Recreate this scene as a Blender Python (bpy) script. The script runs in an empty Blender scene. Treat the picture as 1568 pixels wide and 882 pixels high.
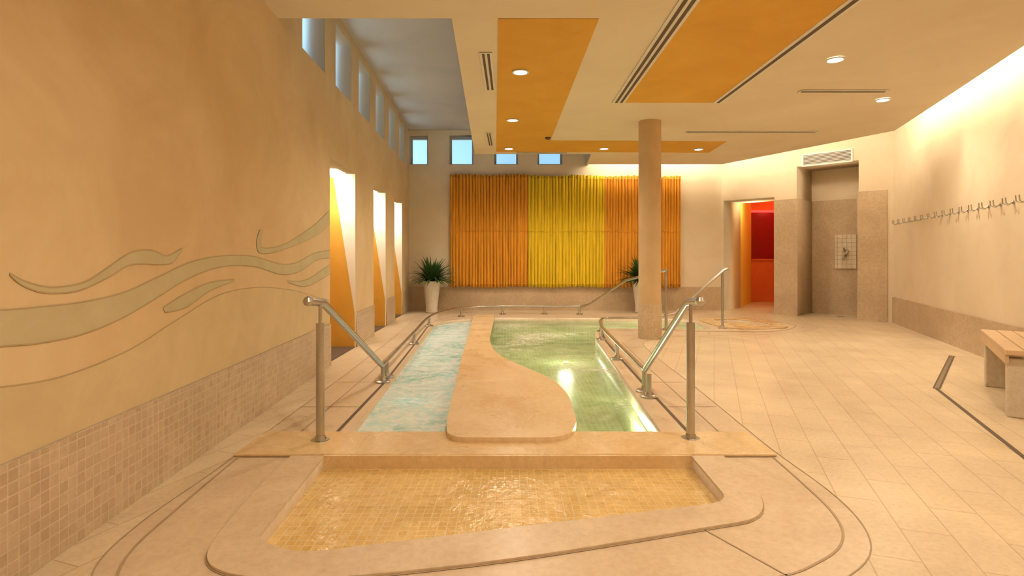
import bpy, bmesh, math, random
from mathutils import Vector, Matrix
random.seed(7)
SC=bpy.context.scene
COL=SC.collection

# ---------------------------------------------------------------- materials
def newmat(name):
    m=bpy.data.materials.new(name); m.use_nodes=True
    nt=m.node_tree; b=nt.nodes['Principled BSDF']
    return m,nt,b
def N(nt,t,**k):
    n=nt.nodes.new(t)
    for a,v in k.items(): setattr(n,a,v)
    return n
def ramp(nt,fac,stops):
    r=N(nt,'ShaderNodeValToRGB')
    els=r.color_ramp.elements
    els[0].position=stops[0][0]; els[0].color=(*stops[0][1],1)
    els[1].position=stops[-1][0]; els[1].color=(*stops[-1][1],1)
    for p,c in stops[1:-1]:
        e=els.new(p); e.color=(*c,1)
    nt.links.new(fac,r.inputs[0]); return r.outputs[0]
def noise(nt,scale,detail=4,rough=.6,vec=None,dist=0):
    n=N(nt,'ShaderNodeTexNoise'); n.inputs['Scale'].default_value=scale
    n.inputs['Detail'].default_value=detail; n.inputs['Roughness'].default_value=rough
    n.inputs['Distortion'].default_value=dist
    if vec is None:
        tc=N(nt,'ShaderNodeTexCoord'); vec=tc.outputs['Object']
    nt.links.new(vec,n.inputs['Vector']); return n.outputs['Fac']
def bump(nt,b,h,strength,dist=.01):
    bp=N(nt,'ShaderNodeBump'); bp.inputs['Strength'].default_value=strength
    bp.inputs['Distance'].default_value=dist
    nt.links.new(h,bp.inputs['Height']); nt.links.new(bp.outputs[0],b.inputs['Normal'])
def mixc(nt,fac,a,b_,mode='MIX'):
    m=N(nt,'ShaderNodeMix',data_type='RGBA',blend_type=mode)
    if isinstance(fac,(int,float)): m.inputs[0].default_value=fac
    else: nt.links.new(fac,m.inputs[0])
    for i,v in ((6,a),(7,b_)):
        if isinstance(v,tuple): m.inputs[i].default_value=(*v,1)
        else: nt.links.new(v,m.inputs[i])
    return m.outputs[2]
def plaster(name,c1,c2,scale=1.2,rough=.85):
    m,nt,b=newmat(name)
    f=noise(nt,scale,6,.65,dist=.6)
    nt.links.new(ramp(nt,f,[(.3,c1),(.7,c2)]),b.inputs['Base Color'])
    b.inputs['Roughness'].default_value=rough
    b.inputs['Specular IOR Level'].default_value=.25
    bump(nt,b,noise(nt,35,4),.12,.01)
    return m
def plain(name,c,rough=.5,metal=0,spec=.5):
    m,nt,b=newmat(name)
    f=noise(nt,9,3)
    d=tuple(x*.88 for x in c)
    nt.links.new(ramp(nt,f,[(.3,d),(.7,c)]),b.inputs['Base Color'])
    b.inputs['Roughness'].default_value=rough; b.inputs['Metallic'].default_value=metal
    b.inputs['Specular IOR Level'].default_value=spec
    return m
def tiles(name,c1,c2,mortar,w,h,gap,offset=0,rough=.4,rot=0,bias=0,wet=0,spec=.5,bstr=.4):
    m,nt,b=newmat(name)
    tc=N(nt,'ShaderNodeTexCoord'); mp=N(nt,'ShaderNodeMapping')
    mp.inputs['Rotation'].default_value=(0,0,rot)
    nt.links.new(tc.outputs['UV'],mp.inputs[0])
    br=N(nt,'ShaderNodeTexBrick'); br.offset=offset; br.squash=1
    nt.links.new(mp.outputs[0],br.inputs['Vector'])
    br.inputs['Color1'].default_value=(*c1,1); br.inputs['Color2'].default_value=(*c2,1)
    br.inputs['Mortar'].default_value=(*mortar,1); br.inputs['Scale'].default_value=1
    br.inputs['Mortar Size'].default_value=gap; br.inputs['Brick Width'].default_value=w
    br.inputs['Row Height'].default_value=h; br.inputs['Bias'].default_value=bias
    br.inputs['Mortar Smooth'].default_value=.3
    f=noise(nt,1.6,5,.6,dist=.5)
    v=ramp(nt,f,[(.3,(.80,.78,.76)),(.65,(1,1,1))])
    c=mixc(nt,1,br.outputs['Color'],v,'MULTIPLY')
    f2=noise(nt,40,3,.6)
    c=mixc(nt,1,c,ramp(nt,f2,[(.3,(.88,.87,.85)),(.6,(1,1,1))]),'MULTIPLY')
    nt.links.new(c,b.inputs['Base Color'])
    b.inputs['Specular IOR Level'].default_value=spec
    inv=N(nt,'ShaderNodeMath',operation='SUBTRACT'); inv.inputs[0].default_value=1
    nt.links.new(br.outputs['Fac'],inv.inputs[1])
    h_=inv.outputs[0]
    if wet:
        r=ramp(nt,f,[(.4,(rough*.4,)*3),(.6,(rough,)*3)])
        nt.links.new(r,b.inputs['Roughness'])
        rip=noise(nt,13,3,.6,dist=.8)      # film of rippled water over the tiles
        ma=N(nt,'ShaderNodeMath',operation='MULTIPLY_ADD'); nt.links.new(rip,ma.inputs[0]); ma.inputs[1].default_value=6
        nt.links.new(h_,ma.inputs[2]); h_=ma.outputs[0]
    else: b.inputs['Roughness'].default_value=rough
    bump(nt,b,h_,bstr,.004)
    return m
def stone(name,c1,c2,rough=.4,sc=2.2):
    m,nt,b=newmat(name)
    f=noise(nt,sc,8,.65,dist=1.2); f2=noise(nt,28,4,.7)
    c=ramp(nt,f,[(.28,c1),(.72,c2)])
    c=mixc(nt,1,c,ramp(nt,f2,[(.3,(.86,.84,.81)),(.6,(1,1,1))]),'MULTIPLY')
    nt.links.new(c,b.inputs['Base Color'])
    nt.links.new(ramp(nt,f,[(.3,(rough*.6,)*3),(.7,(rough,)*3)]),b.inputs['Roughness'])
    bump(nt,b,f2,.06,.004)
    return m
def emis(name,c,s):
    m,nt,b=newmat(name); b.inputs['Base Color'].default_value=(*c,1)
    b.inputs['Emission Color'].default_value=(*c,1); b.inputs['Emission Strength'].default_value=s
    return m
def fabric(name,c):
    m,nt,b=newmat(name)
    tc=N(nt,'ShaderNodeTexCoord'); mp=N(nt,'ShaderNodeMapping'); mp.inputs['Scale'].default_value=(16,1,.8)
    nt.links.new(tc.outputs['Object'],mp.inputs[0])
    f=noise(nt,2,4,.6,vec=mp.outputs[0])
    nt.links.new(ramp(nt,f,[(.3,tuple(x*.68 for x in c)),(.65,c)]),b.inputs['Base Color'])
    b.inputs['Roughness'].default_value=.75
    bump(nt,b,f,.25,.02)
    return m

M_WALL=plaster('plaster_wall_warm',(.65,.48,.28),(.77,.61,.39))
M_WALLR=plaster('plaster_wall_cream',(.72,.60,.44),(.80,.69,.53))
M_CEIL=plaster('plaster_ceiling',(.76,.65,.50),(.83,.74,.59),.8)
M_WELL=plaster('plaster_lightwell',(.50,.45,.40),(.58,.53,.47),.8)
M_OR=plaster('paint_orange',(.68,.36,.055),(.77,.44,.08),1.5,.7)
M_MOS=tiles('mosaic_beige',(.56,.43,.30),(.67,.54,.39),(.72,.61,.46),.05,.05,.004,rough=.35)
M_MOSS=tiles('mosaic_small',(.58,.44,.29),(.67,.53,.37),(.64,.51,.36),.04,.04,.004,rough=.4)
M_FLOOR=tiles('floor_tile',(.77,.64,.45),(.81,.68,.49),(.58,.45,.29),.60,.2,.0038,offset=.5,rough=.34,rot=math.radians(-70),bstr=.15)
M_BASIN=tiles('mosaic_ochre_wet',(.76,.50,.17),(.85,.60,.25),(.85,.68,.38),.045,.045,.004,rough=.34,wet=1)
M_POOLT=tiles('mosaic_pool_green',(.34,.41,.17),(.50,.57,.30),(.64,.69,.44),.06,.06,.006,rough=.3)
M_DECK=stone('travertine_deck',(.62,.48,.34),(.75,.62,.46),.42)
M_SLAB=stone('travertine_gold',(.72,.51,.26),(.81,.63,.38),.32)
M_DIV=stone('travertine_divider',(.73,.52,.28),(.83,.66,.43),.38,1.3)
M_COL=plaster('column_plaster',(.58,.41,.23),(.65,.47,.28),3)
M_STEEL=plain('brushed_steel',(.56,.54,.51),.28,1)
M_DARK=plain('dark_gap',(.13,.09,.06),.7)
M_JOINT=plain('stone_joint',(.46,.34,.22),.7)
M_GREEN=plaster('mural_green',(.53,.47,.29),(.60,.54,.35),4)
M_HILL=plaster('mural_hill',(.62,.50,.30),(.71,.58,.36),3)
M_LINE=plain('mural_outline',(.48,.39,.23),.8)
M_WHITE=plain('white_enamel',(.85,.82,.76),.4)
M_GREY=plain('window_frame_grey',(.42,.46,.52),.5)
M_CURO=fabric('fabric_orange',(.82,.36,.025))
M_CURY=fabric('fabric_yellow',(.90,.63,.02))
M_WOOD=plain('bench_wood',(.70,.50,.31),.4)
M_BST=stone('bench_stone',(.62,.54,.44),(.74,.66,.54),.5)
M_LEAF=plain('fern_leaf',(.05,.12,.03),.45)
M_POT=stone('pot_ceramic',(.72,.68,.62),(.82,.79,.74),.4,9)
M_SOIL=plain('soil',(.05,.03,.02),.9)
M_YEL=plaster('paint_yellow',(.85,.58,.10),(.9,.65,.16))
M_RED=plain('red_glass',(.28,.002,.02),.25)
M_REDO=plaster('paint_red_orange',(.70,.16,.05),(.76,.22,.07))
M_REV=plaster('plaster_reveal_white',(.84,.79,.69),(.88,.83,.75))
M_JAMB=plaster('plaster_window_reveal',(.74,.76,.78),(.80,.82,.84))
M_LAMP=emis('lamp_glow',(1,.90,.72),16)
M_LED=emis('led_strip_glow',(1,.82,.58),90)
M_GLASS,nt,b=newmat('window_glass')
b.inputs['Base Color'].default_value=(.75,.88,.95,1); b.inputs['Roughness'].default_value=.03
b.inputs['Alpha'].default_value=.12
def water(name,c1,c2,alpha1,alpha2,sc,bs,vs=5,p0=.36,p1=.58,paint_glint=None):
    m,nt,b=newmat(name)
    f=noise(nt,sc,6,.6,dist=1.5)
    c=ramp(nt,f,[(p0,c1),(p1,c2)])
    a=ramp(nt,f,[(.38,(alpha1,)*3),(.62,(alpha2,)*3)])
    fine=noise(nt,22,5,.75,dist=.8)
    if paint_glint:
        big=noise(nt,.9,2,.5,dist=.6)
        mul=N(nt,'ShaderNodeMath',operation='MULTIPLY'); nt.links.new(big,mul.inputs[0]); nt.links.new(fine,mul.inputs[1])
        fm=ramp(nt,mul.outputs[0],[(paint_glint,(0,0,0)),(paint_glint+.09,(1,1,1))])
        c=mixc(nt,fm,c,(.92,.95,.86)); a=mixc(nt,fm,a,(.85,.85,.85))  # white patches painted into the clear water's colour as bright reflections
    else:
        mid=noise(nt,4.5,6,.7,dist=2.2)     # churned foam clouds
        c=mixc(nt,ramp(nt,mid,[(.42,(0,0,0)),(.58,(1,1,1))]),c,(.93,.97,.97))
        c=mixc(nt,1,c,ramp(nt,fine,[(.35,(.78,.90,.90)),(.58,(1,1,1))]),'MULTIPLY')
    nt.links.new(c,b.inputs['Base Color']); nt.links.new(a,b.inputs['Alpha'])
    b.inputs['Roughness'].default_value=.06 if paint_glint else .25
    b.inputs['IOR'].default_value=1.33
    v=N(nt,'ShaderNodeTexVoronoi'); v.feature='SMOOTH_F1'; v.inputs['Scale'].default_value=vs
    tc=N(nt,'ShaderNodeTexCoord'); 
    nn=N(nt,'ShaderNodeTexNoise'); nn.inputs['Scale'].default_value=3
    nt.links.new(tc.outputs['Object'],nn.inputs[0])
    mx=mixc(nt,.25,tc.outputs['Object'],nn.outputs['Color'])
    nt.links.new(mx,v.inputs['Vector'])
    ad=N(nt,'ShaderNodeMath',operation='MULTIPLY_ADD'); nt.links.new(fine,ad.inputs[0]); ad.inputs[1].default_value=.3
    nt.links.new(v.outputs['Distance'],ad.inputs[2])
    bump(nt,b,ad.outputs[0],bs,.05)
    return m
M_WATL=water('water_bubbling',(.24,.62,.58),(.66,.90,.92),.85,.97,1.1,.6,8,.30,.55)
M_WATR=water('water_clear',(.42,.60,.28),(.64,.77,.46),.18,.32,2,.75,7,paint_glint=.285)

# ---------------------------------------------------------------- geometry helpers
def uvbox(me):
    uv=me.uv_layers.new(name='UVMap') if not me.uv_layers else me.uv_layers[0]
    for p in me.polygons:
        n=p.normal
        if abs(n.z)>.7:
            for li in p.loop_indices:
                c=me.vertices[me.loops[li].vertex_index].co; uv.data[li].uv=(c.x,c.y)
        else:
            t=Vector((-n.y,n.x,0)); t.normalize()
            for li in p.loop_indices:
                c=me.vertices[me.loops[li].vertex_index].co; uv.data[li].uv=(c.dot(t),c.z)
def addob(name,me,mat,parent=None,smooth=False,uv=True):
    me.materials.clear()
    if mat: me.materials.append(mat)
    if uv: uvbox(me)
    if smooth:
        for p in me.polygons: p.use_smooth=True
    o=bpy.data.objects.new(name,me); COL.objects.link(o)
    if parent: o.parent=parent
    return o
def empty(name):
    o=bpy.data.objects.new(name,None); COL.objects.link(o); return o
def mesh(name,v,f,mat,parent=None,smooth=False):
    me=bpy.data.meshes.new(name); me.from_pydata([tuple(x) for x in v],[],f); me.update()
    bm=bmesh.new(); bm.from_mesh(me); bmesh.ops.recalc_face_normals(bm,faces=bm.faces[:]); bm.to_mesh(me); bm.free()
    return addob(name,me,mat,parent,smooth)
def bevel(o,w,seg=2,ang=35):
    m=o.modifiers.new('b','BEVEL'); m.width=w; m.segments=seg; m.limit_method='ANGLE'; m.angle_limit=math.radians(ang)
def prism(name,base,z0,z1,mat,parent=None,bev=0):
    n=len(base); v=[(x,y,z0) for x,y in base]+[(x,y,z1) for x,y in base]
    f=[tuple(range(n))[::-1],tuple(range(n,2*n))]+[(i,(i+1)%n,n+(i+1)%n,n+i) for i in range(n)]
    o=mesh(name,v,f,mat,parent)
    if bev: bevel(o,bev)
    return o
def box(name,x0,x1,y0,y1,z0,z1,mat,parent=None,bev=0):
    return prism(name,[(x0,y0),(x1,y0),(x1,y1),(x0,y1)],z0,z1,mat,parent,bev)
def fill2d(outlines,h0,h1):
    cu=bpy.data.curves.new('tmp','CURVE'); cu.dimensions='2D'; cu.fill_mode='BOTH'; cu.extrude=(h1-h0)/2
    for ol in outlines:
        s=cu.splines.new('POLY'); s.points.add(len(ol)-1); s.use_cyclic_u=True
        for i,p in enumerate(ol): s.points[i].co=(p[0],p[1],0,1)
    o=bpy.data.objects.new('tmp',cu); COL.objects.link(o)
    dg=bpy.context.evaluated_depsgraph_get(); dg.update()
    me=bpy.data.meshes.new_from_object(o.evaluated_get(dg))
    bpy.data.objects.remove(o); bpy.data.curves.remove(cu)
    bm=bmesh.new(); bm.from_mesh(me); bmesh.ops.remove_doubles(bm,verts=bm.verts[:],dist=1e-5)
    bmesh.ops.recalc_face_normals(bm,faces=bm.faces[:])
    bm.to_mesh(me); bm.free()
    me.transform(Matrix.Translation((0,0,(h0+h1)/2)))
    return me
def slab(name,outlines,z0,z1,mat,parent=None,bev=0):
    me=fill2d(outlines,z0,z1); me.name=name
    o=addob(name,me,mat,parent)
    if bev: bevel(o,bev)
    return o
def wallslab(name,P0,P1,t,outlines,mat,parent=None,off=0,side=1):
    """outlines in (u along P0->P1, z). thickness t grows to the outside (side=+1: left of direction)."""
    d=Vector((P1[0]-P0[0],P1[1]-P0[1],0)).normalized()
    n=Vector((-d.y,d.x,0))*side
    me=fill2d(outlines,off,off+t)
    M=Matrix(((d.x,0,n.x,P0[0]),(d.y,0,n.y,P0[1]),(0,1,0,0),(0,0,0,1)))
    me.transform(M); me.update()
    bm=bmesh.new(); bm.from_mesh(me); bmesh.ops.recalc_face_normals(bm,faces=bm.faces[:]); bm.to_mesh(me); bm.free()
    me.name=name
    return addob(name,me,mat,parent)
def rect(a,b,c,d): return [(a,c),(b,c),(b,d),(a,d)]
def cr(pts,closed=False,n=6):
    out=[]; L=len(pts); rng=range(L if closed else L-1)
    for i in rng:
        if closed: p=[pts[(i+k)%L] for k in(-1,0,1,2)]
        else: p=[pts[max(i-1,0)],pts[i],pts[i+1],pts[min(i+2,L-1)]]
        p=[Vector(x) for x in p]
        for k in range(n):
            t=k/n
            out.append(tuple(.5*((2*p[1])+(p[2]-p[0])*t+(2*p[0]-5*p[1]+4*p[2]-p[3])*t*t+(3*p[1]-p[0]-3*p[2]+p[3])*t**3)))
    if not closed: out.append(tuple(pts[-1]))
    return out
def rounded(pts,r,n=6):
    out=[]; L=len(pts)
    for i in range(L):
        p=Vector(pts[i][:2]); ri=pts[i][2] if len(pts[i])>2 else r
        a=Vector(pts[i-1][:2])-p; b=Vector(pts[(i+1)%L][:2])-p
        k=min(ri,a.length*.45,b.length*.45)
        if k<1e-3: out.append(tuple(p)); continue
        A=p+a.normalized()*k; B=p+b.normalized()*k
        for j in range(n+1):
            t=j/n; out.append(tuple((1-t)**2*A+2*t*(1-t)*p+t*t*B))
    return out
def tube(name,pts,r,mat,parent=None,closed=False,res=6):
    cu=bpy.data.curves.new('tmp','CURVE'); cu.dimensions='3D'; cu.bevel_depth=r; cu.bevel_resolution=res; cu.use_fill_caps=True
    s=cu.splines.new('POLY'); s.points.add(len(pts)-1); s.use_cyclic_u=closed
    for i,p in enumerate(pts): s.points[i].co=(*p,1)
    o=bpy.data.objects.new('tmp',cu); COL.objects.link(o)
    dg=bpy.context.evaluated_depsgraph_get(); dg.update()
    me=bpy.data.meshes.new_from_object(o.evaluated_get(dg))
    bpy.data.objects.remove(o); bpy.data.curves.remove(cu); me.name=name
    return addob(name,me,mat,parent,True,False)
def lathe(name,prof,c,mat,parent=None,n=40,cap=True):
    v=[];f=[]
    for r,z in prof:
        for i in range(n):
            a=2*math.pi*i/n; v.append((c[0]+r*math.cos(a),c[1]+r*math.sin(a),c[2]+z))
    for j in range(len(prof)-1):
        for i in range(n): f.append((j*n+i,j*n+(i+1)%n,(j+1)*n+(i+1)%n,(j+1)*n+i))
    if cap:
        f.append(tuple(range(n))[::-1]); f.append(tuple(range((len(prof)-1)*n,len(prof)*n)))
    me=bpy.data.meshes.new(name); me.from_pydata(v,[],f); me.update()
    bm=bmesh.new(); bm.from_mesh(me); bmesh.ops.recalc_face_normals(bm,faces=bm.faces[:]); bm.to_mesh(me); bm.free()
    o=addob(name,me,mat,parent,True)
    m=o.modifiers.new('es','EDGE_SPLIT'); m.split_angle=math.radians(40)
    return o
def ribbon(name,pts,w,z,mat,parent=None,closed=False,h=.003):
    L=len(pts); v=[];f=[]
    for i in range(L):
        a=Vector(pts[(i-1)%L] if (closed or i>0) else pts[0]); b=Vector(pts[(i+1)%L] if (closed or i<L-1) else pts[-1])
        d=(b-a).normalized(); n=Vector((-d.y,d.x)); p=Vector(pts[i])
        v+=[(*(p+n*w/2),z),(*(p-n*w/2),z)]
    for i in range(L if closed else L-1):
        j=(i+1)%L; f.append((2*i,2*i+1,2*j+1,2*j))
    me=bpy.data.meshes.new(name); me.from_pydata(v,[],f); me.update()
    if me.polygons[0].normal.z<0: me.flip_normals()
    return addob(name,me,mat,parent)

# ---------------------------------------------------------------- room
HC=3.3; HT=4.15
def LX(y): return -1.8-.045*y
YB=-2.5
L0=(LX(YB),YB); L1=(LX(12.8),12.8)
uS=math.sqrt(1+.045**2)
def lu(y): return (y-YB)*uS
LL=lu(12.8)
doorsY=[(6.36,7.62),(8.81,9.89),(10.8,11.8)]
winY=[(5.41+1.19*k,6.17+1.19*k) for k in range(6)]
outl=[rect(0,LL+.3,-.3,HT+.1)]
for a,b_ in doorsY: outl.append(rect(lu(a),lu(b_),-.001,2.375))
for a,b_ in winY: outl.append(rect(lu(a),lu(b_),3.28,4.04))
wl=wallslab('wall_left',L0,L1,.45,outl,M_WALL,side=1)
segs=[(YB,6.36),(7.62,8.81),(9.89,10.8),(11.8,12.8)]
bl=empty('baseboard_left')
for i,(a,b_) in enumerate(segs):
    wallslab('mosaic_band_%d'%i,L0,L1,.015,[rect(lu(a),lu(b_),0,.475)],M_MOS,bl,off=-.015)
# recessed doors
for k,(a,b_) in enumerate(doorsY):
    e=empty('door_%d'%(k+1))
    wallslab('door_leaf',L0,L1,.05,[rect(lu(a)-.1,lu(b_)+.1,-.05,2.5)],M_OR,e,off=.45)
    y=b_-.02; xw=LX(b_)
    box('reveal_lining',xw-.449,xw-.005,b_-.02,b_-.001,0,2.374,M_REV,e)
    box('reveal_lining_near',xw-.449+.05,xw+.03,a+.001,a+.012,0,2.374,M_REV,e)
    tp=[(-.44,0),(-.01,0),(-.01,.46),(-.30,2.32),(-.44,2.32)]
    mesh('tapered_leaf',[(xw+p,y-.014,z) for p,z in tp]+[(xw+p,y,z) for p,z in tp],
         [(0,1,2,3,4),(9,8,7,6,5),(0,1,6,5),(1,2,7,6),(2,3,8,7),(3,4,9,8),(4,0,5,9)],M_OR,e)
    box('threshold',xw-.44,xw-.0,a+.015,b_-.04,.0,.012,M_DARK,e)
    box('reveal_lamp',xw-.32,xw-.12,b_-.45,b_-.12,2.345,2.37,emis('reveal_glow_%d'%k,(1,.93,.80),30),e)
    l=bpy.data.lights.new('reveal_spot','SPOT'); l.energy=70; l.spot_size=math.radians(120); l.spot_blend=.9; l.color=(1,.92,.78); l.shadow_soft_size=.06
    o=bpy.data.objects.new('reveal_beam',l); COL.objects.link(o); o.location=(xw-.18,b_-.38,2.33); o.rotation_euler=(math.radians(12),0,0); o.parent=e
# clerestory windows left
for k,(a,b_) in enumerate(winY):
    e=empty('window_%d'%(k+1))
    wallslab('glass_pane',L0,L1,.01,[rect(lu(a),lu(b_),3.28,4.04)],M_GLASS,e,off=.42)
    wallslab('frame',L0,L1,.04,[rect(lu(a),lu(b_),3.28,4.04),rect(lu(a)+.03,lu(b_)-.03,3.31,4.01)],M_GREY,e,off=.405)
    wallslab('reveal_lining',L0,L1,.395,[rect(lu(a),lu(b_),3.28,4.04),rect(lu(a)+.006,lu(b_)-.006,3.286,4.034)],M_JAMB,e,off=.005)
# back wall
B0=(L1[0]-.4,12.8); B1=(4.83,12.8); bo=-B0[0]
bw=[(-2.46,-1.94),(-1.45,-.89),(-.41,.14),(.59,1.17)]
outl=[rect(0,B1[0]+bo+.0,-.3,HT+.1)]
for a,b_ in bw: outl.append(rect(max(a,-2.37)+bo,b_+bo,3.36,4.04))
wallslab('wall_back',B0,B1,.35,outl,M_WALLR,side=1)
for k,(a,b_) in enumerate(bw):
    a=max(a,-2.37); e=empty('window_%d'%(k+7))
    box('glass_pane',a,b_,13.0,13.01,3.36,4.04,M_GLASS,e)
    wallslab('frame',B0,B1,.06,[rect(a+bo,b_+bo,3.36,4.04),rect(a+bo+.045,b_+bo-.045,3.40,3.995)],M_GREY,e,off=.17)
    box('blind_box',a+.01,b_-.01,12.93,12.97,3.96,4.03,M_GREY,e)
bb=empty('baseboard_back'); box('mosaic_band',L1[0],4.83,12.775,12.8,0,.53,M_MOSS,bb)
box('band_cap',L1[0],4.83,12.772,12.802,.53,.545,M_DECK,bb)
# diagonal wall (door + shower niche)
C=(7.15,10.4); D0=(4.83,12.8); DL=math.dist(C,D0)
dd=Vector((C[0]-D0[0],C[1]-D0[1])).normalized(); dn=Vector((-dd.y,dd.x))  # outward
def sU(s): return s*DL
outl=[rect(0,DL+.4,-.3,HT+.1),rect(sU(.015),sU(.353),-.001,2.52),rect(sU(.489),sU(.829),-.001,3.12)]
wd=wallslab('wall_diagonal',D0,C,.9,outl,M_WALLR,side=1)
wallslab('niche_back_plaster',D0,C,.05,[rect(sU(.489)-.05,sU(.829)+.05,-.05,3.2)],M_WALLR,wd,off=.9)
wallslab('niche_back_mosaic',D0,C,.02,[rect(sU(.489),sU(.829),0,2.45)],M_MOSS,wd,off=.878)
wallslab('pier_left_mosaic',D0,C,.02,[rect(sU(.353),sU(.489),0,2.45)],M_MOSS,wd,off=-.02)
wallslab('pier_right_mosaic',D0,C,.02,[rect(sU(.829),sU(.97),0,2.5)],M_MOSS,wd,off=-.02)
wallslab('niche_side_mosaic_a',D0,C,.9,[rect(sU(.489)-.0,sU(.489)+.02,0,2.45)],M_MOSS,wd,off=-.02)
wallslab('niche_side_mosaic_b',D0,C,.9,[rect(sU(.829)-.02,sU(.829),0,2.45)],M_MOSS,wd,off=-.02)
def dpt(u,off,z): 
    p=Vector(D0)+dd*u+dn*off; return (p.x,p.y,z)
sh=empty('wall_shower')
uc=sU(.489)+.68
M_PAN=tiles('shower_panel_tile',(.80,.70,.56),(.86,.77,.64),(.50,.40,.28),.09,.09,.005,rough=.3)
wallslab('control_panel',D0,C,.03,[rect(uc-.2,uc+.2,.98,1.70)],M_PAN,sh,off=.848)
tube('shower_tap_body',[dpt(uc,.86,1.34),dpt(uc,.78,1.34)],.06,M_STEEL,sh)
tube('shower_tap_handle',[dpt(uc,.78,1.34),dpt(uc,.73,1.42)],.018,M_STEEL,sh)
tube('shower_spout',[dpt(uc,.86,1.26),dpt(uc,.74,1.22),dpt(uc,.70,1.16)],.02,M_STEEL,sh)
lathe('shower_drain',[(.07,0),(.07,.006),(.05,.008)],dpt(uc,.5,0),M_STEEL,sh)
# air grille over the niche
ag=empty('air_vent_grille')
g0,g1=sU(.52),sU(.80)
wallslab('grille_frame',D0,C,.03,[rect(g0,g1,3.10,3.36),rect(g0+.03,g1-.03,3.13,3.33)],M_WHITE,ag,off=-.03)
for i in range(7):
    z=3.14+i*.028
    wallslab('louvre_%d'%i,D0,C,.02,[rect(g0+.03,g1-.03,z,z+.010)],M_WHITE,ag,off=-.022)
wallslab('grille_back',D0,C,.004,[rect(g0+.02,g1-.02,3.12,3.34)],M_DARK,ag,off=-.004)
# corridor beyond doorway
co=empty('door_4')
P=dpt(sU(.015)-.0,.9,0); Q=dpt(sU(.353),.9,0)
prism('corridor_wall_yellow',[(P[0],P[1]),(6.55,15.2),(6.35,15.3),(P[0]-.25,P[1]+.05)],0,2.9,M_YEL,co)
prism('corridor_wall_side',[(Q[0],Q[1]),(9.2,15.2),(9.4,15.1),(Q[0]+.15,Q[1]-.1)],0,2.9,M_YEL,co)
box('corridor_wall_lower',6.3,9.4,15.2,15.3,0,1.15,M_REDO,co)
box('corridor_wall_upper',6.3,9.4,15.2,15.3,2.5,2.9,M_REDO,co)
box('red_glass_panel',6.3,9.4,15.22,15.26,1.15,2.5,M_RED,co)
box('corridor_panel_trim',6.3,9.4,15.17,15.2,2.44,2.5,emis('red_cove_glow',(1,.06,.05),2),co)
box('corridor_panel_sill',6.3,9.4,15.16,15.2,1.13,1.17,M_REDO,co)
prism('corridor_ceiling',[(P[0]-.3,P[1]-.05),(Q[0]+.2,Q[1]-.1),(9.4,15.3),(6.3,15.3)],2.9,2.95,M_YEL,co)
# right wall
def RX(y): return 3.302+.37*y
R0=(RX(10.4),10.4); R1=(RX(YB),YB); RL=math.dist(R0,R1)
wallslab('wall_right',R0,R1,.3,[rect(-.3,RL+.3,-.3,HT+.1)],M_WALLR,side=1)
br=empty('baseboard_right'); wallslab('mosaic_band',R0,R1,.025,[rect(0,RL,0,.475)],M_MOSS,br,off=-.025)
box('wall_front',LX(YB)-.5,R1[0]+.5,YB-.3,YB,-.3,HT+.1,M_WALL)
# ceilings
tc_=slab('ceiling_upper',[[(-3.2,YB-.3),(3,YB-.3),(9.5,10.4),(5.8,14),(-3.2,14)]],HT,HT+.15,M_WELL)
outl=[[(LX(YB),YB),(R1[0]-.35,YB),(3.45,1.0),(4.99,5.41),(5.47,6.78),(6.26,9.08),(4.7,12.4),(1.68,12.4),(1.59,11.17),(-.75,11.17),(-.52,4.79),(LX(4.79),4.79)]]
slab('ceiling',outl,HC,HC+.06,M_CEIL)
bk=empty('trim_lightwell')
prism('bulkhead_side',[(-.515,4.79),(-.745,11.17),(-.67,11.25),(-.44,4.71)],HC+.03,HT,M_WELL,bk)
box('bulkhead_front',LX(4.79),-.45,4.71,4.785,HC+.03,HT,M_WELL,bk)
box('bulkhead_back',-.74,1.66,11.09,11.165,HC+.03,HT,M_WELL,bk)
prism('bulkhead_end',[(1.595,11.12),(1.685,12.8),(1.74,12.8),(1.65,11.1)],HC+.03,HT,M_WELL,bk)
# LED cove
cove=empty('cove_light')
tube('led_strip',[(1.80,12.37,HC+.15),(4.675,12.37,HC+.15),(6.23,9.08,HC+.15),(5.445,6.795,HC+.15),(4.965,5.42,HC+.15),(3.42,1.0,HC+.15),(2.2,YB+.3,HC+.15)],.02,M_LED,cove)
# painted ceiling panels
slab('trim_1',[[(-.12,4.79),(.75,4.79),(.68,9.84),(3.84,9.92),(3.9,10.99),(-.31,10.89)]],HC-.006,HC+.002,M_OR)
box('trim_2',1.5,2.68,-1,7.41,HC-.006,HC+.002,M_OR)
def diffuser(x0,x1,y0,y1,nslot=2):
    e=empty('ceiling_air_diffuser')
    slab('diffuser_frame',[rect(x0,x1,y0,y1)],HC-.012,HC-.004,M_WHITE,e)
    if x1-x0<y1-y0:
        w=(x1-x0)/(nslot*2+1)
        for i in range(nslot): box('slot_%d'%i,x0+w*(2*i+1),x0+w*(2*i+2),y0+.02,y1-.02,HC-.016,HC-.012,M_DARK,e)
    else:
        w=(y1-y0)/(nslot*2+1)
        for i in range(nslot): box('slot_%d'%i,x0+.02,x1-.02,y0+w*(2*i+1),y0+w*(2*i+2),HC-.016,HC-.012,M_DARK,e)
diffuser(1.335,1.5,-1,7.4,2); diffuser(2.68,2.80,-1,7.41,1)
diffuser(-.33,-.20,5.58,6.83,2); diffuser(-.44,-.34,9.22,10.25,2)
diffuser(3.57,4.65,6.84,6.94,1); diffuser(2.87,5.03,9.12,9.22,1); diffuser(.08,1.11,10.93,11.02,1)
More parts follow.
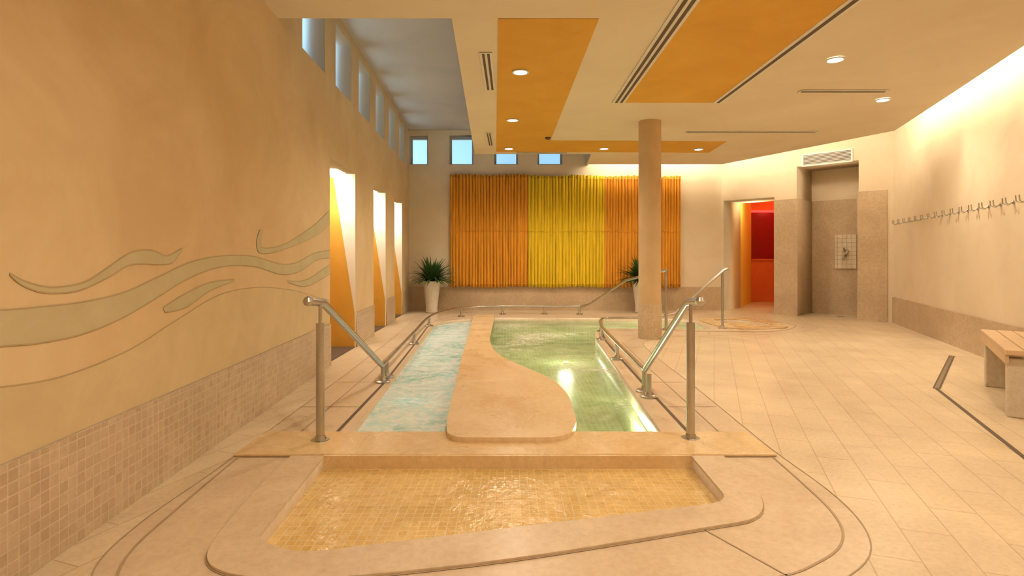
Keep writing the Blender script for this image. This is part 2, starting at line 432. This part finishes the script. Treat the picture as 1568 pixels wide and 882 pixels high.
# downlights
SPW=165
def downlight(x,y,p=SPW,size=150):
    e=empty('recessed_downlight')
    lathe('bezel',[(.075,0),(.095,-.004),(.098,-.012),(.075,-.014),(.07,-.004)],(x,y,HC-.004),M_WHITE,e,cap=False)
    lathe('lens',[(.072,0),(.072,-.006)],(x,y,HC-.005),M_LAMP,e)
    l=bpy.data.lights.new('downlight_beam','SPOT'); l.energy=p; l.spot_size=math.radians(size); l.spot_blend=.7
    l.color=(1,.82,.59); l.shadow_soft_size=.07
    o=bpy.data.objects.new('beam',l); COL.objects.link(o); o.location=(x,y,HC-.04); o.parent=e
for x,y in [(.094,6.16),(.01,8.34),(-.06,10.56),(1.75,10.56),(3.57,10.62),(3.36,5.77),(4.85,7.26)]: downlight(x,y)
for x,y,p in [(.3,1.8,190),(2.7,2.6,215),(0.3,-.9,190)]: downlight(x,y,p)  # unseen extra downlights, added to fill the room with light
sm=empty('smoke_detector'); lathe('detector_body',[(.05,0),(.05,-.02),(.03,-.035)],(.62,9.57,HC-.006),M_DARK,sm)

# ---------------------------------------------------------------- floor, deck, pool
deck_outer=cr([(-1.74,3.9),(-1.73,3.2),(-1.74,2.6),(-1.66,2.2),(-1.4,1.95),(-.9,1.82),(0,1.85),(.9,1.98),(1.32,2.17),(1.57,2.43),(1.68,2.85),(1.68,3.5),(1.69,3.9),(1.75,5.4),(1.80,7.2),(1.95,8.1),(2.6,8.6),(4.2,8.9),(5.2,9.5),(5.45,10.2),(5.2,10.9),(4.7,11.5),(3.5,12.1),(0,12.3),(-1.6,12.3),(-2.0,11.6),(-1.85,9.5),(-1.76,6)],True,5)
floor_outer=[(LX(YB)-.3,YB-.1),(R1[0]+.2,YB-.1),(R0[0]+.1,10.4),(7.9,11.1),(10.0,15.4),(5.9,15.5),(4.9,13.4),(-3,13.1)]
slab('floor',[floor_outer,deck_outer],-.15,0,M_FLOOR)
pool_hole=rounded([(-1.14,3.88,.02),(1.06,3.88,.02),(1.14,5.6,.2),(1.33,9.0,.5),(1.55,9.58,.3),(3.45,9.50,.2),(3.55,11.0,.4),(1.2,11.2,.4),(-.6,11.25,.9),(-1.45,10.6,.9),(-1.33,8.0,.5)],.1)
basin_hole=rounded([(-1.165,3.45,.02),(1.11,3.45,.02),(1.10,2.80,.12),(-.88,2.31,.08),(-1.12,2.42,.08)],.05)
bath_hole=rounded([(3.9,9.75,.2),(4.6,9.75,.3),(4.75,10.3,.3),(4.5,10.85,.3),(3.9,10.85,.2)],.2)
slab('floor_stone_deck',[deck_outer,pool_hole,basin_hole,bath_hole],-.15,0,M_DECK)
pool=empty('swimming_pool')
slab('pool_wall',[[(-1.9,3.6),(4.0,3.6),(4.0,11.8),(-1.9,11.8)],pool_hole],-.65,-.15,M_POOLT,pool)
box('pool_bottom',-1.9,4.0,3.6,11.8,-.75,-.55,M_POOLT,pool)
# divider wall between the two channels
div=rounded([(-.47,3.95,.3),(-.42,3.66,.16),(.36,3.66,.2),(.47,3.98,.25),(.49,4.8,.4),(.40,5.4,.4),(-.20,6.75,.5),(-.33,8,.3),(-.35,11.35,.05),(-.78,11.35,.05),(-.57,6.0,.5)],.1,8)
slab('divider_top',[div],.004,.055,M_DIV,pool,bev=.018)
slab('divider_wall',[rounded([(-.44,3.90,.02),(.41,3.90,.02),(.44,4.8,.4),(.35,5.4,.4),(-.25,6.75,.5),(-.38,8,.3),(-.40,11.3,.02),(-.73,11.3,.02),(-.53,6,.5)],.1)],-.6,.004,M_POOLT,pool)
WZ=-.055
slab('water_bubbling',[[(-1.5,3.85),(-.05,3.85),(.0,5.2),(-.45,6.7),(-.52,11.3),(-1.5,11.3)]],WZ-.004,WZ,M_WATL,pool)
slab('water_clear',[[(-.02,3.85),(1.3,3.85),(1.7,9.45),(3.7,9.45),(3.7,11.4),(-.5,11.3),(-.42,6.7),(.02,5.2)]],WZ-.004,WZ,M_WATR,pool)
M_STEPW=plain('pool_step_white',(.84,.88,.80),.4)
box('pool_step_0',.42,1.06,3.885,4.03,-.6,-.080,M_STEPW,pool); box('pool_step_1',.42,1.07,4.045,4.13,-.6,-.095,M_STEPW,pool)
box('pool_step_2',.42,1.08,4.13,4.45,-.6,-.30,M_POOLT,pool)
for k,(x,y) in enumerate([(.95,5.0),(.2,7.4),(.9,9.3),(2.6,10.3),(-.9,5.0),(-1.05,9.0)]):
    lathe('underwater_lamp_%d'%k,[(.05,0),(.05,.02),(.035,.025)],(x,y,-.55),M_WHITE,pool,n=20)
    l=bpy.data.lights.new('underwater_light','POINT'); l.energy=20 if x>-.5 else 40; l.shadow_soft_size=.12
    l.color=(.92,1,.76) if x>-.5 else (.80,.98,1)
    o=bpy.data.objects.new('underwater_glow_%d'%k,l); COL.objects.link(o); o.location=(x,y,-.26); o.parent=pool
# shallow foot basin in front
fb=empty('foot_basin')
box('basin_floor',-1.3,1.25,2.2,3.55,-.15,-.065,M_BASIN,fb)
cop_outer=cr([(-1.37,3.44),(-1.36,3.0),(-1.31,2.5),(-1.24,2.26),(-1.05,2.15),(-.75,2.13),(-.01,2.27),(.88,2.53),(1.15,2.63),(1.27,2.82),(1.31,3.1),(1.31,3.44)],False,5)
slab('basin_coping',[cop_outer,basin_hole],0,.014,M_DECK,fb,bev=.004)
box('basin_back_ledge',-1.73,1.65,3.45,3.9,.0005,.02,M_SLAB,fb,bev=.008)
box('basin_back_face',-1.165,1.11,3.43,3.47,-.1,.015,M_SLAB,fb)
ft=empty('foot_bath')
box('bath_floor',3.75,4.9,9.6,11,-.15,-.05,M_BASIN,ft)
slab('bath_coping',[cr([(3.72,9.6),(4.65,9.55),(4.95,10.2),(4.65,11.0),(3.72,11.0)],True,5),bath_hole],0,.02,M_SLAB,ft)
# joints, grooves and drain channels
jt=empty('trim_floor_joints')
Z=.0025
ribbon('coping_groove',cop_outer,.014,Z,M_JOINT,jt)
og=cr([(-1.70,3.45),(-1.66,2.8),(-1.60,2.3),(-1.4,2.02),(-1.0,1.93),(0,1.97),(.93,2.13),(1.26,2.27),(1.46,2.45),(1.56,2.7),(1.6,3.1),(1.62,3.45)],False,5)
ribbon('outer_groove',og,.011,Z,M_JOINT,jt)
ribbon('deck_border',deck_outer,.006,Z,M_JOINT,jt,True)
for a in [[(.88,2.53),(1.08,2.16)],[(-1.37,3.45),(-1.68,3.45)],[(1.31,3.45),(1.62,3.45)],[(-.62,2.15),(-.62,1.95)]]:
    ribbon('slab_joint',a,.008,Z,M_JOINT,jt)
lch=[(-1.24,3.92),(-1.26,5.5),(-1.38,7.9),(-1.49,9.8)]; rch=[(1.25,3.92),(1.27,4.9),(1.32,6.7),(1.38,8.2),(1.50,9.3)]
ribbon('drain_channel_a',lch,.026,Z,M_DARK,jt); ribbon('drain_channel_b',rch,.026,Z,M_DARK,jt)
ribbon('joint_left',[(-1.50,3.92),(-1.52,6),(-1.62,9),(-1.7,11)],.008,Z,M_JOINT,jt)
ribbon('joint_right',[(1.47,3.92),(1.52,6),(1.6,8.1)],.008,Z,M_JOINT,jt)
for y in (4.6,5.5,6.5,7.6,8.8,10): 
    ribbon('cross_joint',[(-1.74-.01*y+.02,y),(-1.26-.02*(y-4),y)],.007,Z,M_JOINT,jt)
    if y<8: ribbon('cross_joint',[(1.28,y),(1.7,y)],.007,Z,M_JOINT,jt)
ribbon('bath_groove',cr([(2.9,9.2),(4.3,9.2),(5.0,9.8),(5.1,10.3),(4.8,11.0),(3.8,11.5)],False,6),.02,Z,M_JOINT,jt)
dr=empty('floor_drain_channel')
ribbon('drain_slot',[(5.50,6.94),(4.0,5.23)],.06,Z,M_DARK,dr); ribbon('drain_slot_b',[(4.0,5.23),(3.18,3.45),(2.5,2.0)],.03,Z,M_DARK,dr)
ribbon('drain_cover',[(5.50,6.94),(4.0,5.23)],.03,Z+.002,M_STEEL,dr)

# ---------------------------------------------------------------- column
cl=empty('column')
lathe('column_shaft',[(.168,.53),(.168,HC)],(2.10,8.46,0),M_COL,cl,48)
lathe('column_base_mosaic',[(.178,0),(.178,.53)],(2.10,8.46,0),M_MOSS,cl,48)

# ---------------------------------------------------------------- curtains
def curtain(x0,x1,z0,z1,mat,ph):
    nx=int((x1-x0)*110); nz=26; v=[];f=[]
    folds=(x1-x0)/.07
    for j in range(nz+1):
        t=j/nz; z=z0+(z1-z0)*t
        g=.35+.65*abs(math.cos(math.pi*t))**.8
        for i in range(nx+1):
            s=i/nx; x=x0+(x1-x0)*s
            a=s*folds*2*math.pi+ph+1.2*math.sin(s*17+ph)+.5*math.sin(t*3+s*9)
            y=12.70+.026*g*math.sin(a)+.014*math.sin(a*.37+2*t)
            zz=z+(.018*math.sin(a*.5+1)+.012*math.sin(s*9+ph) if j in(0,nz) else 0)
            v.append((x+.008*math.sin(a+1.5),y,zz))
    for j in range(nz):
        for i in range(nx):
            q=j*(nx+1)+i; f.append((q,q+1,q+nx+2,q+nx+1))
    e=empty('curtain')
    o=mesh('pleated_fabric',v,f,mat,e,True)
    sdf=o.modifiers.new('s','SOLIDIFY'); sdf.thickness=.004
    for zz,nm in ((z1-.07,'rod_top'),(z0+.07,'rod_bottom')): tube(nm,[(x0,12.745,zz),(x1,12.745,zz)],.012,M_STEEL,e)
    for zz,k in ((z1-.075,0),((z0+z1)/2,1),(z0+.075,2)):   # gathered stitching line
        pts=[]
        n=int((x1-x0)*40)
        for i in range(n+1):
            x=x0+(x1-x0)*i/n; pts.append((x,12.672+.006*math.sin(i*1.3),zz+.004*math.sin(i*.7)))
        tube('stitch_%d'%k,pts,.005,mat,e,res=2)
curtain(-1.43,.37,.54,3.11,M_CURO,0); curtain(.38,2.11,.54,3.09,M_CURY,2); curtain(2.12,3.86,.54,3.08,M_CURO,4)

# ---------------------------------------------------------------- potted ferns
def fern(x,y):
    e=empty('potted_fern')
    lathe('pot',[(.12,0),(.135,.02),(.125,.10),(.15,.35),(.185,.62),(.20,.66),(.20,.70),(.175,.70),(.165,.64)],(x,y,0),M_POT,e)
    lathe('soil',[(.165,.60),(.165,.65)],(x,y,0),M_SOIL,e)
    v=[];f=[]
    for k in range(340):
        az=random.uniform(0,2*math.pi); el=random.uniform(.3,1.5); L=random.uniform(.32,.56)+.06*math.sin(el); w=random.uniform(.012,.024)
        p=Vector((x+.05*math.cos(az),y+.05*math.sin(az),.67)); d=Vector((math.cos(az)*math.cos(el),math.sin(az)*math.cos(el),math.sin(el)))
        side=Vector((-math.sin(az),math.cos(az),0)); n=9; base=len(v)
        for i in range(n+1):
            t=i/n; ww=w*(math.sin(math.pi*min(t*.9+.1,1)))+.001
            v+=[tuple(p-side*ww),tuple(p+side*ww+Vector((0,0,.004)))]
            p=p+d*(L/n); d=(d+Vector((0,0,-.13))).normalized()
            if p.y>12.62: p.y=12.62
            if p.x<-2.3: p.x=-2.3
        for i in range(n): f.append((base+2*i,base+2*i+1,base+2*i+3,base+2*i+2))
    me=bpy.data.meshes.new('fronds'); me.from_pydata(v,[],f); me.update(); addob('fronds',me,M_LEAF,e)
fern(-1.77,12.25); fern(2.85,12.25)

# ---------------------------------------------------------------- handrails
def post(e,x,y,h,r=.026,flange=True):
    lathe('post',[(r,.0),(r,h)],(x,y,0),M_STEEL,e,24)
    if flange: lathe('flange',[(.075,.0),(.075,.012),(.06,.02),(r+.012,.022),(r+.004,.05)],(x,y,0.001),M_STEEL,e,32)
def cap(e,p,r): 
    lathe('end_cap',[(.001,-r),(r*.7,-r*.7),(r,0),(r*.7,r*.7),(.001,r)],p,M_STEEL,e,20,False)
def zrail(pts): return cr(pts,False,8)
hl=empty('handrail')
post(hl,-1.285,3.72,.80,.028); lathe('pin',[(.012,.8),(.012,.93)],(-1.285,3.72,0),M_STEEL,hl,12)
tube('rail_slope',[(-1.33,3.62,.955),(-1.285,3.78,.93),(-1.28,5.40,.20)],.027,M_STEEL,hl); cap(hl,(-1.33,3.62,.955),.034)
tube('rail_low',[(-1.28,5.40,.20)]+zrail([(-1.28,5.46,.17),(-1.39,7.9,.17),(-1.47,9.7,.17),(-1.40,10.6,.17),(-1.1,11.4,.17),(-.55,11.85,.17),(.4,11.95,.17),(1.48,11.9,.17)])+[(1.62,11.6,.24),(2.12,10.3,.80),(2.61,9.35,1.02)],.022,M_STEEL,hl)
for x,y in [(-1.28,5.5),(-1.29,5.72),(-1.39,7.87),(-1.48,9.9),(-1.05,11.45),(-.2,11.9),(.7,11.95),(1.45,11.9)]: post(hl,x,y,.17,.02)
post(hl,2.61,9.40,1.0,.024)
hr=empty('handrail')
post(hr,1.21,3.76,.80,.028); lathe('pin',[(.012,.8),(.012,.93)],(1.21,3.76,0),M_STEEL,hr,12)
tube('rail_slope',[(1.24,3.66,.955),(1.21,3.82,.93),(1.21,5.02,.23)],.027,M_STEEL,hr); cap(hr,(1.24,3.66,.955),.034)
tube('rail_low',[(1.21,5.02,.23)]+zrail([(1.22,5.1,.2),(1.27,6.7,.2),(1.34,8.3,.2),(1.50,9.25,.2),(1.75,9.42,.2),(2.3,9.42,.2)])+[(2.75,9.42,.27),(3.66,9.60,1.0),(3.74,9.62,1.03)],.022,M_STEEL,hr)
for x,y in [(1.215,4.92),(1.22,5.12),(1.27,6.72),(1.335,8.3),(1.48,9.2),(2.3,9.42)]: post(hr,x,y,.2,.022)
post(hr,3.64,9.60,.98,.024)

# ---------------------------------------------------------------- coat hooks
ck=empty('coat_hook_rail')
for i in range(16):
    y=10.1-(10.1-5.9)*(i/15); x=RX(y)
    d=Vector((-1,.37)).normalized()
    def hp(o,z,s=0): return (x+d.x*o+.35*s,y+d.y*o+s,z)
    tube('hook_plate_%d'%i,[hp(.0,1.85),hp(.012,1.85)],.022,M_STEEL,ck)
    for s in (-.035,.035):
        tube('hook_%d'%i,[hp(.01,1.86),hp(.05,1.82,s*.5),hp(.085,1.84,s),hp(.09,1.90,s)],.007,M_STEEL,ck)
# ---------------------------------------------------------------- bench
be=empty('bench')
A=Vector((3.80,4.28)); Bv=Vector((4.60,5.45)); u=(Bv-A).normalized(); w=Vector((u.y,-u.x)); Ln=(Bv-A).length
def bq(a0,a1,b0,b1): return [tuple(A+u*a0+w*b0),tuple(A+u*a1+w*b0),tuple(A+u*a1+w*b1),tuple(A+u*a0+w*b1)]
for a0 in (.05,Ln-.15): prism('stone_leg',bq(a0,a0+.10,.02,.46),0,.46,M_BST,be,.01)
prism('apron_front',bq(.0,Ln,.0,.025),.42,.49,M_WOOD,be,.004)
for i in range(4): prism('seat_slat_%d'%i,bq(-.02,Ln+.02,.0+i*.122,.115+i*.122),.49,.53,M_WOOD,be,.006)

# ---------------------------------------------------------------- mural on left wall
mu=empty('wall_mural')
def onwall(p,off): 
    y,z=p; return (LX(y)+off,y,z)
def samp(P,t):
    k=t*(len(P)-1); i=min(int(k),len(P)-2); a=Vector(P[i]); b=Vector(P[i+1]); return a.lerp(b,k-i)
def band(name,top,bot,mat,off):
    top=cr(top,False,6); bot=cr(bot,False,6)
    def strip(nm,P,Q,m_,of):
        n=70; v=[];f=[]
        for i in range(n+1):
            a=samp(P,i/n); b=samp(Q,i/n); v+=[onwall(a,of),onwall(b,of)]
        for i in range(n): f.append((2*i,2*i+1,2*i+3,2*i+2))
        mesh(nm,v,f,m_,mu)
    strip(name,top,bot,mat,off)
    for k,P in enumerate((top,bot)):
        if name=='hill' and k: continue
        strip(name+'_outline_%d'%k,[(y,z+.003) for y,z in P],[(y,z-.003) for y,z in P],M_LINE,off+.0006)
A_t=[(1.0,1.06),(1.71,1.077),(2.05,1.05),(2.23,1.045),(2.48,1.045),(2.75,1.069),(3.03,1.133),(3.36,1.211),(3.77,1.25),(4.3,1.245),(4.85,1.176),(5.26,1.188),(5.76,1.277),(6.34,1.317)]
A_b=[(1.0,.95),(1.71,.943),(2.05,.917),(2.23,.901),(2.48,.905),(2.75,.949),(3.03,1.026),(3.36,1.12),(3.77,1.179),(4.3,1.169),(4.85,1.09),(5.35,1.105),(5.87,1.209),(6.34,1.228)]
B_t=[(2.09,1.186),(2.17,1.148),(2.3,1.12),(2.48,1.133),(2.63,1.194),(2.8,1.266),(2.97,1.281),(3.12,1.25),(3.27,1.296)]
B_b=[(2.09,1.18),(2.15,1.136),(2.26,1.101),(2.44,1.098),(2.63,1.148),(2.8,1.207),(3.03,1.204),(3.17,1.213),(3.27,1.285)]
C_t=[(4.45,1.46),(4.42,1.374),(4.49,1.313),(5.0,1.368),(5.76,1.568),(6.34,1.77)]
C_b=[(4.4,1.457),(4.33,1.362),(4.43,1.27),(5.0,1.32),(5.87,1.47),(6.34,1.62)]
D_t=[(3.08,.96),(3.28,1.018),(3.6,1.076),(3.95,1.083)]
D_b=[(3.1,.936),(3.32,.945),(3.6,1.025),(3.95,1.073)]
E_t=[(5.0,1.026),(5.55,1.015),(6.34,1.154)]; E_b=[(5.04,1.007),(5.55,.95),(6.34,1.042)]
H_t=[(1.0,.9),(1.71,.83),(2.05,.765),(2.37,.74),(2.8,.779),(3.22,.879),(3.77,.993),(4.43,1.0),(5.18,.927),(5.87,.815),(6.34,.746)]
H_b=[(p[0],.478) for p in H_t]
band('hill',H_t,H_b,M_HILL,.0015)
band('wave_main',A_t,A_b,M_GREEN,.003); band('wave_tail',B_t,B_b,M_GREEN,.003); band('wave_curl',C_t,C_b,M_GREEN,.003)
band('wave_small',D_t,D_b,M_GREEN,.003); band('wave_tip',E_t,E_b,M_GREEN,.003)

# ---------------------------------------------------------------- lights
def point(name,loc,e,c,r=.1,parent=None):
    l=bpy.data.lights.new(name,'POINT'); l.energy=e; l.color=c; l.shadow_soft_size=r
    o=bpy.data.objects.new(name,l); COL.objects.link(o); o.location=loc
    if parent: o.parent=parent
point('red_room_lamp',(7.2,14.5,2.6),14,(1,.16,.10),.1,co)
point('corridor_lamp',(5.8,13.2,2.5),22,(1,.80,.42),.1,co)
# wall washers over the right wall, in the cove
for y in (6.0,7.4,8.9):
    l=bpy.data.lights.new('wall_washer','SPOT'); l.energy=80; l.spot_size=math.radians(60); l.spot_blend=.8; l.color=(1,.84,.62); l.shadow_soft_size=.05
    o=bpy.data.objects.new('wall_washer_beam',l); COL.objects.link(o); o.location=(RX(y)-.22,y,3.45)
    o.rotation_euler=(0,math.radians(8),0); o.parent=cove

w_=bpy.data.worlds.new('World'); SC.world=w_; w_.use_nodes=True
nt=w_.node_tree; bg=nt.nodes['Background']
tcw=N(nt,'ShaderNodeTexCoord'); sx=N(nt,'ShaderNodeSeparateXYZ'); nt.links.new(tcw.outputs['Generated'],sx.inputs[0])
r=ramp(nt,sx.outputs['Z'],[(0.0,(.46,.74,.88)),(.28,(.18,.44,.76)),(1,(.35,.5,.8))]); nt.links.new(r,bg.inputs[0])
mm=N(nt,'ShaderNodeMath',operation='MULTIPLY'); nt.links.new(sx.outputs['X'],mm.inputs[0]); mm.inputs[1].default_value=-7; mm.use_clamp=False
mx_=N(nt,'ShaderNodeMath',operation='MAXIMUM'); nt.links.new(mm.outputs[0],mx_.inputs[0]); mx_.inputs[1].default_value=0
ad_=N(nt,'ShaderNodeMath',operation='ADD'); nt.links.new(mx_.outputs[0],ad_.inputs[0]); ad_.inputs[1].default_value=2.1
nt.links.new(ad_.outputs[0],bg.inputs[1])   # sky is brighter towards the left-hand side of the building

cam=bpy.data.cameras.new('camera'); co_=bpy.data.objects.new('camera',cam); COL.objects.link(co_)
co_.location=(0,0,1.25); co_.rotation_euler=(math.radians(90),0,0)
cam.sensor_width=36; cam.lens=850/1568*36; cam.shift_y=-49/1568; cam.clip_start=.05
SC.camera=co_
SC.view_settings.view_transform='Standard'
SC.view_settings.look='None'
SC.view_settings.exposure=-.42
